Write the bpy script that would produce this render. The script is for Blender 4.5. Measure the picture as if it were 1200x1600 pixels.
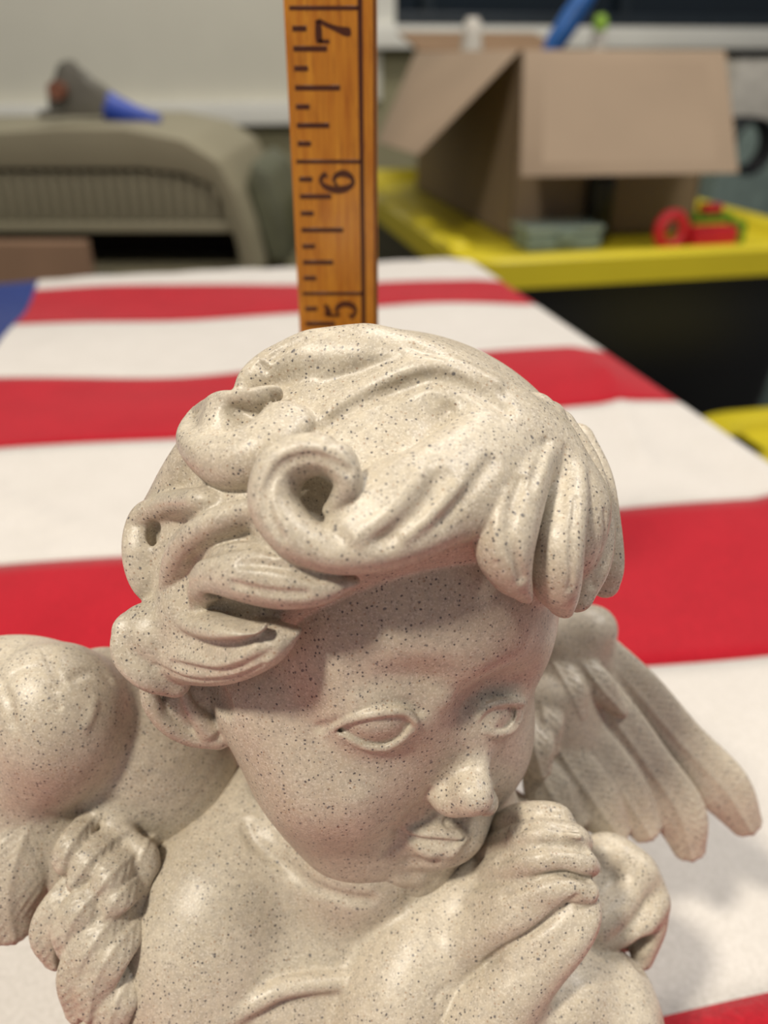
import bpy, bmesh, math, random
import numpy as np
for _o in list(bpy.data.objects): bpy.data.objects.remove(_o)
S=bpy.context.scene; COL=S.collection
# ------------------------------------------------------------------ camera
PITCH=28.7; CAMH=.1706
cd=bpy.data.cameras.new('camera'); CAM=bpy.data.objects.new('camera',cd); COL.objects.link(CAM)
CAM.location=(0,0,CAMH); CAM.rotation_euler=(math.radians(90-PITCH),0,0)
cd.sensor_fit='HORIZONTAL'; cd.sensor_width=36; cd.lens=36*1300/1200; cd.clip_start=.01; cd.clip_end=30
cd.dof.use_dof=True; cd.dof.focus_distance=.104; cd.dof.aperture_fstop=22
S.camera=CAM
# ------------------------------------------------------------------ light
W=bpy.data.worlds.new('world'); S.world=W; W.use_nodes=True
W.node_tree.nodes['Background'].inputs[0].default_value=(.80,.82,.86,1)
W.node_tree.nodes['Background'].inputs[1].default_value=.27
def area(name,loc,target,size,power,col):
    l=bpy.data.lights.new(name,'AREA'); l.shape='DISK'; l.size=size; l.energy=power; l.color=col
    o=bpy.data.objects.new(name,l); o.location=loc; COL.objects.link(o)
    d=np.array(target)-np.array(loc); import mathutils
    o.rotation_euler=mathutils.Vector(d).to_track_quat('-Z','Y').to_euler(); return o
area('ceiling_lamp',(-.44,-.32,1.02),(0,.1,.05),.13,14.5,(1,.92,.78))
area('ceiling_lamp',(.75,.15,1.35),(0,.12,.05),.34,13,(1,.95,.88))
area('ceiling_lamp',(.3,1.2,1.6),(.1,1.4,0),.6,20,(1,.95,.88))
S.view_settings.view_transform='Standard'; S.view_settings.look='None'; S.view_settings.gamma=1
S.view_settings.use_curve_mapping=False; S.view_settings.exposure=-.18
# ------------------------------------------------------------------ materials
def srgb(r,g,b):
    f=lambda c:(c/255/12.92) if c/255<=.04045 else ((c/255+.055)/1.055)**2.4
    return (f(r),f(g),f(b),1)
class NT:
    def __init__(s,name,rough=.6,color=(.5,.5,.5,1),spec=.5,metal=0,**kw):
        s.m=bpy.data.materials.new(name); s.m.use_nodes=True; s.t=s.m.node_tree; s.b=s.t.nodes['Principled BSDF']
        s.b.inputs['Roughness'].default_value=rough; s.b.inputs['Base Color'].default_value=color
        s.b.inputs['Specular IOR Level'].default_value=spec; s.b.inputs['Metallic'].default_value=metal
        for k,v in kw.items(): s.b.inputs[k.replace('_',' ')].default_value=v
    def n(s,t,**kw):
        x=s.t.nodes.new(t)
        for k,v in kw.items():
            if k.startswith('i_'):
                k=k[2:]; x.inputs[int(k) if k.isdigit() else k.replace('_',' ')].default_value=v
            else: setattr(x,k,v)
        return x
    def l(s,a,b): s.t.links.new(a,b)
    def coord(s,scale=(1,1,1),loc=(0,0,0)):
        c=s.n('ShaderNodeTexCoord'); mp=s.n('ShaderNodeMapping'); mp.inputs['Scale'].default_value=scale; mp.inputs['Location'].default_value=loc
        s.l(c.outputs['Object'],mp.inputs[0]); return mp.outputs[0]
    def mix(s,f,a,b,mode='MIX'):
        m=s.n('ShaderNodeMix',data_type='RGBA',blend_type=mode)
        for i,v in ((0,f),(6,a),(7,b)):
            if hasattr(v,'links'): s.l(v,m.inputs[i])
            else: m.inputs[i].default_value=v
        return m.outputs[2]
    def ramp(s,x,stops):
        r=s.n('ShaderNodeValToRGB'); e=r.color_ramp.elements
        while len(e)<len(stops): e.new(.5)
        for q,(p,c) in zip(e,stops): q.position=p; q.color=c if len(c)==4 else (*c,1)
        s.l(x,r.inputs[0]); return r.outputs[0]
    def noise(s,v,scale,detail=3,rough=.5):
        n=s.n('ShaderNodeTexNoise'); n.inputs['Scale'].default_value=scale; n.inputs['Detail'].default_value=detail; n.inputs['Roughness'].default_value=rough
        s.l(v,n.inputs['Vector']); return n.outputs['Fac']
    def bump(s,h,strength,dist):
        b=s.n('ShaderNodeBump'); b.inputs['Strength'].default_value=strength; b.inputs['Distance'].default_value=dist
        s.l(h,b.inputs['Height']); s.l(b.outputs[0],s.b.inputs['Normal']); return b
    def col(s,c): s.l(c,s.b.inputs['Base Color'])
def K(v): return (v,v,v)
def stone():
    m=NT('speckled cast stone',.37,spec=.45); v=m.coord((1000,1000,1000))
    big=m.noise(v,.13,3); base=m.mix(m.ramp(big,[(.35,K(0)),(.65,K(1))]),srgb(180,168,148),srgb(194,183,164))
    mid=m.noise(v,.9,4,.6); base=m.mix(m.ramp(mid,[(.42,K(0)),(.62,K(.75))]),base,srgb(170,160,145))
    fine=m.noise(v,3.2,3,.6); base=m.mix(m.ramp(fine,[(.50,K(0)),(.66,K(.7))]),base,srgb(212,203,188))
    def specks(scale,r0,r1,keep,c,off,amt):
        nonlocal base
        mp=m.coord((1000*scale,)*3,(off,off*.7,off*1.3))
        w=m.n('ShaderNodeTexNoise'); w.inputs['Scale'].default_value=1.8; m.l(mp,w.inputs['Vector'])
        ad=m.n('ShaderNodeMixRGB'); ad.blend_type='LINEAR_LIGHT'; ad.inputs[0].default_value=.22; m.l(mp,ad.inputs[1]); m.l(w.outputs['Color'],ad.inputs[2])
        vo=m.n('ShaderNodeTexVoronoi'); vo.feature='F1'; m.l(ad.outputs[0],vo.inputs['Vector']); vo.inputs['Scale'].default_value=1; vo.inputs['Randomness'].default_value=1
        d=m.ramp(vo.outputs['Distance'],[(r0,K(1)),(r1,K(0))])
        sx=m.n('ShaderNodeSeparateColor'); m.l(vo.outputs['Color'],sx.inputs[0])
        k=m.ramp(sx.outputs[0],[(keep-.04,K(1)),(keep,K(0))])
        mu=m.n('ShaderNodeMath',operation='MULTIPLY'); m.l(d,mu.inputs[0]); m.l(k,mu.inputs[1])
        m2=m.n('ShaderNodeMath',operation='MULTIPLY'); m.l(mu.outputs[0],m2.inputs[0]); m2.inputs[1].default_value=amt
        base=m.mix(m2.outputs[0],base,c)
    specks(1.75,.17,.32,.28,srgb(64,60,66),3.1,.9)
    specks(2.6,.20,.36,.26,srgb(104,96,92),11.3,.6)
    specks(1.9,.18,.34,.18,srgb(146,114,88),23.7,.6)
    specks(1.0,.13,.25,.16,srgb(60,62,74),41.0,.75)
    m.col(base)
    m.bump(m.noise(v,2.2,4,.65),.25,.00022)
    m.b.inputs['Subsurface Weight'].default_value=.0; m.b.inputs['Subsurface Radius'].default_value=(.0016,.0011,.0008); m.b.inputs['Subsurface Scale'].default_value=1.0
    return m.m
def plain(name,c,rough=.6,bump=0,scale=300,var=.12,**kw):
    m=NT(name,rough,**kw); v=m.coord(); n=m.noise(v,scale*.12,4)
    d=tuple(x*(1-var*2) for x in c[:3])+(1,)
    m.col(m.mix(m.ramp(n,[(.3,K(0)),(.7,K(1))]),d,c))
    if bump: m.bump(m.noise(v,scale,3,.6),.5,bump)
    return m.m
def fleece(name,c,c2):
    m=NT(name,.9,spec=.12); v=m.coord(); n=m.noise(v,900,3,.7); n2=m.noise(v,38,3)
    a=m.mix(m.ramp(n,[(.3,K(0)),(.7,K(1))]),c2,c); m.col(m.mix(m.ramp(n2,[(.35,K(0)),(.65,K(.35))]),a,c2))
    m.b.inputs['Sheen Weight'].default_value=.15
    m.bump(n,.5,.0004); return m.m
def ruler_wood():
    m=NT('varnished boxwood',.24,spec=.5); v=m.coord((260,260,26)); n=m.noise(v,2.2,5,.6); v2=m.coord((1500,1500,120)); n2=m.noise(v2,1.0,4,.65)
    a=m.mix(m.ramp(n,[(.3,K(0)),(.7,K(1))]),srgb(158,92,16),srgb(190,128,34)); a=m.mix(m.ramp(n2,[(.5,K(0)),(.72,K(.75))]),a,srgb(132,74,14))
    m.col(a); m.b.inputs['Coat Weight'].default_value=.5; m.b.inputs['Coat Roughness'].default_value=.15; m.bump(n2,.4,.0001); return m.m
MS=stone()
# ------------------------------------------------------------------ mesh helpers
def link(name,me,mat=None,parent=None,loc=None):
    o=bpy.data.objects.new(name,me); COL.objects.link(o)
    if mat and me: me.materials.clear(); me.materials.append(mat)
    if parent: o.parent=parent
    if loc is not None: o.location=loc
    return o
def tag(o,label=None,cat=None,group=None,kind=None):
    for k,v in (('label',label),('category',cat),('group',group),('kind',kind)):
        if v: o[k]=v
    return o
def thing(name,label,cat,loc=(0,0,0),rz=0,group=None):
    o=bpy.data.objects.new(name,None); COL.objects.link(o); o.location=loc; o.rotation_euler=(0,0,rz); o.empty_display_size=.02
    return tag(o,label,cat,group)
def bevel(bm,w,seg=2):
    if w: bmesh.ops.bevel(bm,geom=list(bm.edges),offset=w,segments=seg,affect='EDGES',profile=.6)
def finish(name,bm,mat,parent=None,smooth=True,loc=None):
    me=bpy.data.meshes.new(name); bmesh.ops.recalc_face_normals(bm,faces=bm.faces); bm.to_mesh(me); bm.free()
    if smooth:
        for p in me.polygons: p.use_smooth=True
        me.set_sharp_from_angle(angle=math.radians(38))
    return link(name,me,mat,parent,loc)
def box(name,lo,hi,mat,parent=None,bw=.002,seg=2):
    bm=bmesh.new(); bmesh.ops.create_cube(bm,size=1)
    for v in bm.verts: v.co=[lo[i]+(v.co[i]+.5)*(hi[i]-lo[i]) for i in range(3)]
    bevel(bm,bw,seg); return finish(name,bm,mat,parent)
def slab(name,pts,thick,mat,parent=None,bw=.0008):
    """a board from four or more corners (any plane) with thickness vector"""
    bm=bmesh.new(); t=np.array(thick,float); A=[bm.verts.new(p) for p in pts]; B=[bm.verts.new(np.array(p)+t) for p in pts]
    bm.faces.new(A); bm.faces.new(B[::-1]); n=len(A)
    for i in range(n): bm.faces.new((A[i],B[i],B[(i+1)%n],A[(i+1)%n]))
    bevel(bm,bw,1); return finish(name,bm,mat,parent)
def tube(name,pts,r,mat,parent=None,n=14,cap=True):
    pts=[np.array(p,float) for p in pts]; rr=[r]*len(pts) if np.isscalar(r) else r; bm=bmesh.new(); rings=[]; prev=None
    for i,p in enumerate(pts):
        d=pts[min(i+1,len(pts)-1)]-pts[max(i-1,0)]; d/=np.linalg.norm(d)
        a=np.array([0,0,1.]) if prev is None else prev
        a=a-a.dot(d)*d
        if np.linalg.norm(a)<.05: a=np.array([1.,0,0]); a=a-a.dot(d)*d
        a/=np.linalg.norm(a); prev=a; b=np.cross(d,a)
        rings.append([bm.verts.new(p+rr[i]*(math.cos(t)*a+math.sin(t)*b)) for t in np.linspace(0,2*math.pi,n,endpoint=False)])
    for A,B in zip(rings,rings[1:]):
        for i in range(n): bm.faces.new((A[i],A[(i+1)%n],B[(i+1)%n],B[i]))
    if cap: bm.faces.new(rings[0][::-1]); bm.faces.new(rings[-1])
    return finish(name,bm,mat,parent)
def prism(name,outline,y0,y1,mat,parent=None,bw=.002,holes=None):
    """outline in x,z extruded along y"""
    bm=bmesh.new(); A=[bm.verts.new((x,y0,z)) for x,z in outline]; B=[bm.verts.new((x,y1,z)) for x,z in outline]; n=len(A)
    bm.faces.new(A); bm.faces.new(B[::-1])
    for i in range(n): bm.faces.new((A[i],B[i],B[(i+1)%n],A[(i+1)%n]))
    bevel(bm,bw,2); return finish(name,bm,mat,parent)
def ray(px,py):
    c,s=math.cos(math.radians(PITCH)),math.sin(math.radians(PITCH)); X=(px-600)/1300; Y=-(py-800)/1300
    return np.array([X,c+Y*s,-s+Y*c])
def at_far(px,py,D):            # place a measured point at distance D in front of the camera
    r=ray(px,py); return np.array([0,0,CAMH])+r*(D/r[1])
YAW=math.radians(12.7); U=np.array([-math.sin(YAW),math.cos(YAW),0]); V=np.array([math.cos(YAW),math.sin(YAW),0])
def uv(v,u,z=0.): return V*v+U*u+np.array([0,0,z])
# ------------------------------------------------------------------ sculpting kernel: signed distance volumes in millimetres, axes of the camera, turned into meshes by surface nets
FPX=1300.0
def cam(px,py,d): return np.array([(px-600)/FPX*d,-(py-800)/FPX*d,-d])
E0=cam(695,1130,110.0)
HF=np.array([.44,-.47,.765]);HF/=np.linalg.norm(HF)
HR=np.array([.88,.05,-.47]);HR-=HR.dot(HF)*HF;HR/=np.linalg.norm(HR)
HU=np.cross(HF,HR)
HM=np.stack([HR,HU,HF])               # rows: head axes
def H(a,b,c): return E0+a*HR+b*HU+c*HF
def HP(px,py,c):                       # pixel on the plane c mm in front of the eyes
    r=cam(px,py,1.0); return r*((E0.dot(HF)+c)/r.dot(HF))
def smin(a,b,k):
    if k<=0: return np.minimum(a,b)
    h=np.maximum(k-np.abs(a-b),0)/k
    return np.minimum(a,b)-h*h*(k*.25)
class Field:
    def __init__(s,lo,hi,h):
        s.lo=np.array(lo,float);s.h=h
        s.n=np.ceil((np.array(hi)-s.lo)/h).astype(int)+1
        s.d=np.full(s.n,9.0,np.float32);s.lab=np.zeros(s.n,np.int16)
        s.ax=[(s.lo[i]+h*np.arange(s.n[i])).astype(np.float32) for i in range(3)]
    def box(s,lo,hi,pad):
        i0=np.clip(np.floor((np.array(lo)-pad-s.lo)/s.h).astype(int),0,s.n)
        i1=np.clip(np.ceil((np.array(hi)+pad-s.lo)/s.h).astype(int)+1,0,s.n)
        return tuple(slice(a,b) for a,b in zip(i0,i1))
    def grid(s,sl):
        return [s.ax[0][sl[0]][:,None,None],s.ax[1][sl[1]][None,:,None],s.ax[2][sl[2]][None,None,:]]
    def put(s,sl,v,k,label,op):
        D=s.d[sl]
        if op=='add':
            if label: 
                L=s.lab[sl];L[v<D]=label
            s.d[sl]=smin(D,v,k)
        elif op=='cut': s.d[sl]=-smin(-D,v,k)
        elif op=='engrave':                       # shallow push of the surface: v = offset amount (mm)
            s.d[sl]=D+v
    def ell(s,c,r,M=None,k=2.0,label=0,op='add'):
        c=np.array(c,float);r=np.array(r,float)*np.ones(3)
        ext=r if M is None else np.sqrt(((np.array(M).T*r)**2).sum(1))
        sl=s.box(c-ext,c+ext,k*1.8+s.h*2)
        if min(x.stop-x.start for x in sl)<=0: return
        X,Y,Z=s.grid(sl);X=X-c[0];Y=Y-c[1];Z=Z-c[2]
        if M is None: M=np.eye(3)
        k0=0;k1=0
        for i in range(3):
            q=(X*np.float32(M[i][0])+Y*np.float32(M[i][1])+Z*np.float32(M[i][2]))/np.float32(r[i])
            k0=k0+q*q;k1=k1+(q/np.float32(r[i]))**2
        k0=np.sqrt(k0);k1=np.sqrt(k1)+1e-6
        s.put(sl,k0*(k0-1)/k1,k,label,op)
    def sweep(s,P,w,t=None,N=None,k=1.0,label=0,op='add',sub=6,groove=None,push=None,barb=None):
        """P ctrl points, w half-width, t half-thickness, N normals (thickness direction).
        push: amplitude -> soft additive displacement with gaussian-like falloff of radius w"""
        P=np.array(P,float);n=len(P)
        w=np.ones(n)*np.array(w,float);t=w if t is None else np.ones(n)*np.array(t,float)
        A=spline(np.c_[P,w,t],sub)
        if N is not None:
            N=np.array(N,float)
            if N.ndim==1: N=np.tile(N,(n,1))
            NN=spline(N,sub)
        P=A[:,:3];w=np.maximum(A[:,3],.05);t=np.maximum(A[:,4],.05)
        R=np.maximum(w,t)
        pad=k+2*s.h
        sl=s.box((P-R[:,None]).min(0),(P+R[:,None]).max(0),pad)
        if min(x.stop-x.start for x in sl)<=0: return
        sh=[x.stop-x.start for x in sl]
        V=np.full(sh,1e3,np.float32);Uc=np.zeros(sh,np.float32) if (groove or barb) else None;Sc=np.zeros(sh,np.float32) if barb else None;slen=0.0
        o=[x.start for x in sl]
        for j in range(len(P)-1):
            a,b=P[j],P[j+1];ab=b-a;L2=ab.dot(ab)+1e-9
            rr=max(R[j],R[j+1])
            q=s.box(np.minimum(a,b)-rr,np.maximum(a,b)+rr,pad)
            q=tuple(slice(max(x.start,y.start),min(x.stop,y.stop)) for x,y in zip(q,sl))
            if min(x.stop-x.start for x in q)<=0: continue
            X,Y,Z=s.grid(q);X=X-np.float32(a[0]);Y=Y-np.float32(a[1]);Z=Z-np.float32(a[2])
            h=np.clip((X*np.float32(ab[0]/L2)+Y*np.float32(ab[1]/L2)+Z*np.float32(ab[2]/L2)),0,1)
            X=X-h*np.float32(ab[0]);Y=Y-h*np.float32(ab[1]);Z=Z-h*np.float32(ab[2])
            W=w[j]+(w[j+1]-w[j])*h
            ls=tuple(slice(x.start-oo,x.stop-oo) for x,oo in zip(q,o))
            if N is None:
                v=np.sqrt(X*X+Y*Y+Z*Z)-W
            else:
                T=ab/np.sqrt(L2);nn=NN[j]+NN[j+1];nn=nn-nn.dot(T)*T;nn/=np.linalg.norm(nn)+1e-9;B=np.cross(T,nn)
                Th=t[j]+(t[j+1]-t[j])*h
                u=X*np.float32(B[0])+Y*np.float32(B[1])+Z*np.float32(B[2])
                vv=X*np.float32(nn[0])+Y*np.float32(nn[1])+Z*np.float32(nn[2])
                tt=X*np.float32(T[0])+Y*np.float32(T[1])+Z*np.float32(T[2])
                k0=(u/W)**2+(vv/Th)**2+(tt/Th)**2
                k1=(u/W**2)**2+(vv/Th**2)**2+(tt/Th**2)**2
                k0=np.sqrt(k0);v=k0*(k0-1)/(np.sqrt(k1)+1e-6)
            cur=V[ls]
            if groove or barb:
                m=v<cur;Uc[ls]=np.where(m,u/W,Uc[ls])
            if barb: Sc[ls]=np.where(m,slen+h*np.float32(np.sqrt(L2))-np.abs(u)*np.float32(barb[2]),Sc[ls])
            V[ls]=np.minimum(cur,v);slen+=np.sqrt(L2)
        if groove:
            amp,cnt,ph=groove
            V=V+amp*(1-np.cos(np.clip(Uc,-1,1)*np.pi*cnt+ph))*.5
        if barb:
            V=V+barb[0]*(.5-.5*np.cos(Sc*(2*np.pi/barb[1])))*np.clip(np.abs(Uc)*3,0,1)*np.clip((1-np.abs(Uc))*4,0,1)
            V=V-barb[0]*1.2*np.exp(-(Uc/.12)**2)      # the shaft stands proud
        if push is not None:
            # V is dist-w ; falloff 1 at axis to 0 at radius w
            s.d[sl]+= (-push)*np.exp(-4*np.clip((V/np.float32(w.mean())+1),0,3)**2).astype(np.float32)
        else: s.put(sl,V,k,label,op)
def spline(P,sub):
    P=np.array(P,float);n=len(P)
    if n==2:
        t=np.linspace(0,1,sub+1)[:,None];return P[0]*(1-t)+P[1]*t
    E=np.vstack([2*P[0]-P[1],P,2*P[-1]-P[-2]]);out=[]
    for i in range(n-1):
        p0,p1,p2,p3=E[i:i+4]
        for t in np.arange(sub)/sub:
            out.append(.5*((2*p1)+(-p0+p2)*t+(2*p0-5*p1+4*p2-p3)*t*t+(-p0+3*p1-3*p2+p3)*t**3))
    out.append(P[-1]);return np.array(out)
def blur(d,n=1):
    for _ in range(n):
        for a in range(3):
            e=d.copy();sl=[slice(None)]*3
            s0=list(sl);s1=list(sl);s2=list(sl);s0[a]=slice(1,-1);s1[a]=slice(2,None);s2[a]=slice(0,-2)
            e[tuple(s0)]=.5*d[tuple(s0)]+.25*d[tuple(s1)]+.25*d[tuple(s2)];d=e
    return d
def nets(F):
    """surface nets: vertices, normals, quads, labels"""
    d=F.d;s=(d<0)
    d[0]=d[-1]=9;d[:,0]=d[:,-1]=9;d[:,:,0]=d[:,:,-1]=9;s=(d<0)
    cnt=np.zeros(np.array(d.shape)-1,np.int8)
    for i in(0,1):
        for j in(0,1):
            for k in(0,1):
                cnt+=s[i:d.shape[0]-1+i,j:d.shape[1]-1+j,k:d.shape[2]-1+k]
    act=(cnt>0)&(cnt<8)
    I,J,K=np.nonzero(act)
    idx=np.full(act.shape,-1,np.int32);idx[I,J,K]=np.arange(len(I))
    acc=np.zeros((len(I),3));num=np.zeros(len(I))
    C={(i,j,k):d[I+i,J+j,K+k].astype(float) for i in(0,1) for j in(0,1) for k in(0,1)}
    for a in range(3):
        for u in(0,1):
            for v in(0,1):
                c0=[0,0,0];c0[(a+1)%3]=u;c0[(a+2)%3]=v;c1=list(c0);c1[a]=1
                x0=C[tuple(c0)];x1=C[tuple(c1)];m=(x0<0)!=(x1<0)
                t=np.where(m,x0/(x0-x1+1e-20),0)
                p=np.zeros((len(I),3));p[:,(a+1)%3]=u;p[:,(a+2)%3]=v;p[:,a]=t
                acc+=p*m[:,None];num+=m
    V=np.c_[I,J,K]+acc/num[:,None]
    quads=[]
    for a in range(3):
        sl0=[slice(None)]*3;sl1=[slice(None)]*3;sl0[a]=slice(0,-1);sl1[a]=slice(1,None)
        e=s[tuple(sl0)]!=s[tuple(sl1)]
        Ei=list(np.nonzero(e));b=(a+1)%3;c=(a+2)%3
        ok=(Ei[b]>0)&(Ei[c]>0)&(Ei[b]<d.shape[b]-1)&(Ei[c]<d.shape[c]-1)
        Ei=[x[ok] for x in Ei]
        inside=s[tuple(Ei)]
        def g(db,dc):
            q=list(Ei);q[b]=Ei[b]-db;q[c]=Ei[c]-dc;return idx[tuple(q)]
        Q=np.stack([g(1,1),g(0,1),g(0,0),g(1,0)],1)
        Q[~inside]=Q[~inside][:,::-1];quads.append(Q)
    Q=np.vstack(quads)
    def samp(V):
        i=np.clip(np.floor(V).astype(int),0,np.array(d.shape)-2);f=V-i;o=0;g=np.zeros_like(V)
        for a in(0,1):
            for b in(0,1):
                for c in(0,1):
                    v=d[i[:,0]+a,i[:,1]+b,i[:,2]+c].astype(float)
                    wx=f[:,0] if a else 1-f[:,0];wy=f[:,1] if b else 1-f[:,1];wz=f[:,2] if c else 1-f[:,2]
                    o=o+v*wx*wy*wz
                    g[:,0]+=v*(1 if a else -1)*wy*wz;g[:,1]+=v*(1 if b else -1)*wx*wz;g[:,2]+=v*(1 if c else -1)*wx*wy
        return o,g
    # normals by central differences one cell wide
    Nn=np.zeros_like(V)
    for a in range(3):
        e=np.zeros(3);e[a]=1.0
        Nn[:,a]=samp(V+e)[0]-samp(V-e)[0]
    ln=np.linalg.norm(Nn,axis=1,keepdims=True)+1e-9
    o,_=samp(V)
    V=V-(Nn/ln)*np.clip(o[:,None]/(ln*.5),-.4,.4)
    Nn/=ln
    r=np.clip(np.round(V).astype(int),0,np.array(d.shape)-1)
    L=F.lab[r[:,0],r[:,1],r[:,2]]
    return V*F.h+F.lo,Nn,Q,L
def sample(F,P):
    q=(np.atleast_2d(P)-F.lo)/F.h;i=np.floor(q).astype(int)
    ok=((i>=0)&(i<F.n-1)).all(1);i=np.clip(i,0,F.n-2);f=np.clip(q-i,0,1);o=0
    for a in(0,1):
        for b in(0,1):
            for c in(0,1):
                o=o+F.d[i[:,0]+a,i[:,1]+b,i[:,2]+c]*(f[:,0] if a else 1-f[:,0])*(f[:,1] if b else 1-f[:,1])*(f[:,2] if c else 1-f[:,2])
    return np.where(ok,o,9.)
def on(F,px,py,off=0.0,d0=80,d1=175):
    """first hit of the line of sight with the surface so far, lifted by off mm; misses fall on the closest approach"""
    r=cam(px,py,1.0);ds=np.arange(d0,d1,F.h*.5);v=sample(F,ds[:,None]*r)
    k=np.nonzero(v<0)[0]
    t=ds[k[0]] if len(k) else ds[np.argmin(v)]
    if len(k) and k[0]>0:
        a,b=v[k[0]-1],v[k[0]];t=ds[k[0]-1]+(ds[1]-ds[0])*a/(a-b+1e-9)
    p=r*t;return p-r/np.linalg.norm(r)*off
def normal(F,p,e=.6):
    n=np.array([sample(F,p+e*v)[0]-sample(F,p-e*v)[0] for v in np.eye(3)]);return n/(np.linalg.norm(n)+1e-9)
def son(F,pts,w,t=None,k=.8,label=0,op='add',sub=6,groove=None,push=None,e=.8,barb=None):
    """sweep along pixels on the current surface; pts (px,py,off)"""
    P0=[on(F,a,b,0) for a,b,_ in pts]
    N=np.array([normal(F,p,e) for p in P0])
    P=[p+n*o[2] for p,n,o in zip(P0,N,pts)]
    F.sweep(P,w,t,N=N if t is not None else None,k=k,label=label,op=op,sub=sub,groove=groove,push=push,barb=barb)
def poly2(pts,X,Y):
    """signed distance to a closed polygon, negative inside"""
    D=np.full(np.broadcast(X,Y).shape,1e9,np.float32);S=np.ones(D.shape,bool);n=len(pts)
    for i in range(n):
        ax,ay=pts[i];bx,by=pts[(i+1)%n];ex,ey=bx-ax,by-ay
        wx=X-ax;wy=Y-ay;h=np.clip((wx*ex+wy*ey)/(ex*ex+ey*ey),0,1)
        D=np.minimum(D,(wx-ex*h)**2+(wy-ey*h)**2)
        c=((ay<=Y)&(by>Y)&(ex*(Y-ay)-ey*(X-ax)>0))|((ay>Y)&(by<=Y)&(ex*(Y-ay)-ey*(X-ax)<0))
        S^=c
    return np.where(S,1,-1)*np.sqrt(D)
def stencil(F,poly,dist,pad=1.5):
    """run fn(slices, sd_mm, grids) on cells that project inside the outline near distance range dist"""
    poly=np.array(poly,float);lo=[];P=[cam(x,y,d) for x,y in poly for d in dist];P=np.array(P)
    sl=F.box(P.min(0),P.max(0),pad);X,Y,Z=F.grid(sl)
    d=-Z;px=600+FPX*X/d;py=800-FPX*Y/d
    sd=poly2(poly,px+0*Y,py+0*X)*(d/FPX)
    return sl,sd.astype(np.float32),(X,Y,Z)
# ------------------------------------------------------------------ the room
WALLU=2.30
m_wall=plain('khaki wall paint',srgb(150,144,112),.7,.0006,200,.04); m_board=plain('off-white panel',srgb(220,216,200),.45,0,80,.02)
m_trim=plain('cream painted trim',srgb(232,230,220),.4,0,80,.03); m_floor=plain('grey concrete floor',srgb(92,88,82),.8,.0008,60,.12)
m_dark=NT('night window glass',.08,(.006,.012,.018,1)).m
def vbox(name,v0,v1,u0,u1,z0,z1,mat,parent=None,bw=.002):
    bm=bmesh.new(); bmesh.ops.create_cube(bm,size=1)
    for w in bm.verts:
        a=v0+(w.co.x+.5)*(v1-v0); b=u0+(w.co.y+.5)*(u1-u0); c=z0+(w.co.z+.5)*(z1-z0); w.co=uv(a,b,c)
    bevel(bm,bw,2); return finish(name,bm,mat,parent)
def zat(px,py,u):               # height of a measured point on the plane at distance u along the table
    r=ray(px,py); return CAMH+r[2]*u/(r@U)
def vat(px,py,u):
    r=ray(px,py); return (r@V)*u/(r@U)
tag(vbox('floor',-2.6,3.2,-.8,2.4,-.78,-.74,m_floor,bw=0),kind='structure')
vL=vat(612,30,WALLU); zs0,zs1=zat(900,76,WALLU),zat(900,42,WALLU)
zl0,zl1=zat(200,196,WALLU),zat(200,160,WALLU)
tag(vbox('wall_back',-2.6,3.2,WALLU,WALLU+.08,-.74,zs1,m_wall,bw=0),kind='structure')
tag(vbox('wall_back_upper',-2.6,vL-.02,WALLU,WALLU+.08,zs1,1.6,m_wall,bw=0),kind='structure')
o=vbox('trim_1',-2.6,vL-.07,WALLU-.05,WALLU,zl0,zl1,m_trim); tag(o,kind='structure')
tag(vbox('wall_panel',-2.6,vL-.03,WALLU-.02,WALLU,zl1,1.6,m_board,bw=.001),kind='structure')
tag(vbox('trim_2',vL-.06,3.2,WALLU-.06,WALLU+.06,zs0,zs1,m_trim),kind='structure')
tag(vbox('trim_3',vL-.05,vL,WALLU-.04,WALLU+.06,zs1,1.6,m_trim),kind='structure')
wn=tag(vbox('window_1',vL,3.2,WALLU+.05,WALLU+.06,zs1,1.6,m_dark,bw=0),kind='structure')
m_fr=plain('dark window frame',srgb(30,40,48),.4); vbox('window_frame',vL,3.2,WALLU+.02,WALLU+.05,zs1,zs1+.03,m_fr,wn)
for vv in (.62,1.15): vbox('mullion',vv,vv+.03,WALLU+.02,WALLU+.05,zs1+.03,1.6,m_fr,wn)
# ------------------------------------------------------------------ table and flag
m_tw=plain('dark table laminate',srgb(60,48,40),.5)
TV0,TV1,TU0,TU1=-.50,.256,-.30,.775
t=thing('table','rectangular table hidden under the striped cloth','table',tuple(uv((TV0+TV1)/2,(TU0+TU1)/2,-.74)))
def tb(name,*a,**k):
    o=vbox(name,*a,**k); o.parent=t; o.matrix_parent_inverse=__import__('mathutils').Matrix.Translation(t.location).inverted(); return o
tb('tabletop',TV0,TV1,TU0,TU1,-.040,-.0085,m_tw)
for a in (TV0+.02,TV1-.06):
    for b in (TU0+.02,TU1-.06): tb('leg',a,a+.04,b,b+.04,-.74,-.0405,m_tw)
m_red=fleece('red fleece',srgb(184,22,40),srgb(150,12,28)); m_wht=fleece('white fleece',srgb(214,208,202),srgb(194,188,181)); m_blu=fleece('navy fleece',srgb(34,58,128),srgb(22,40,96))
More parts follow.
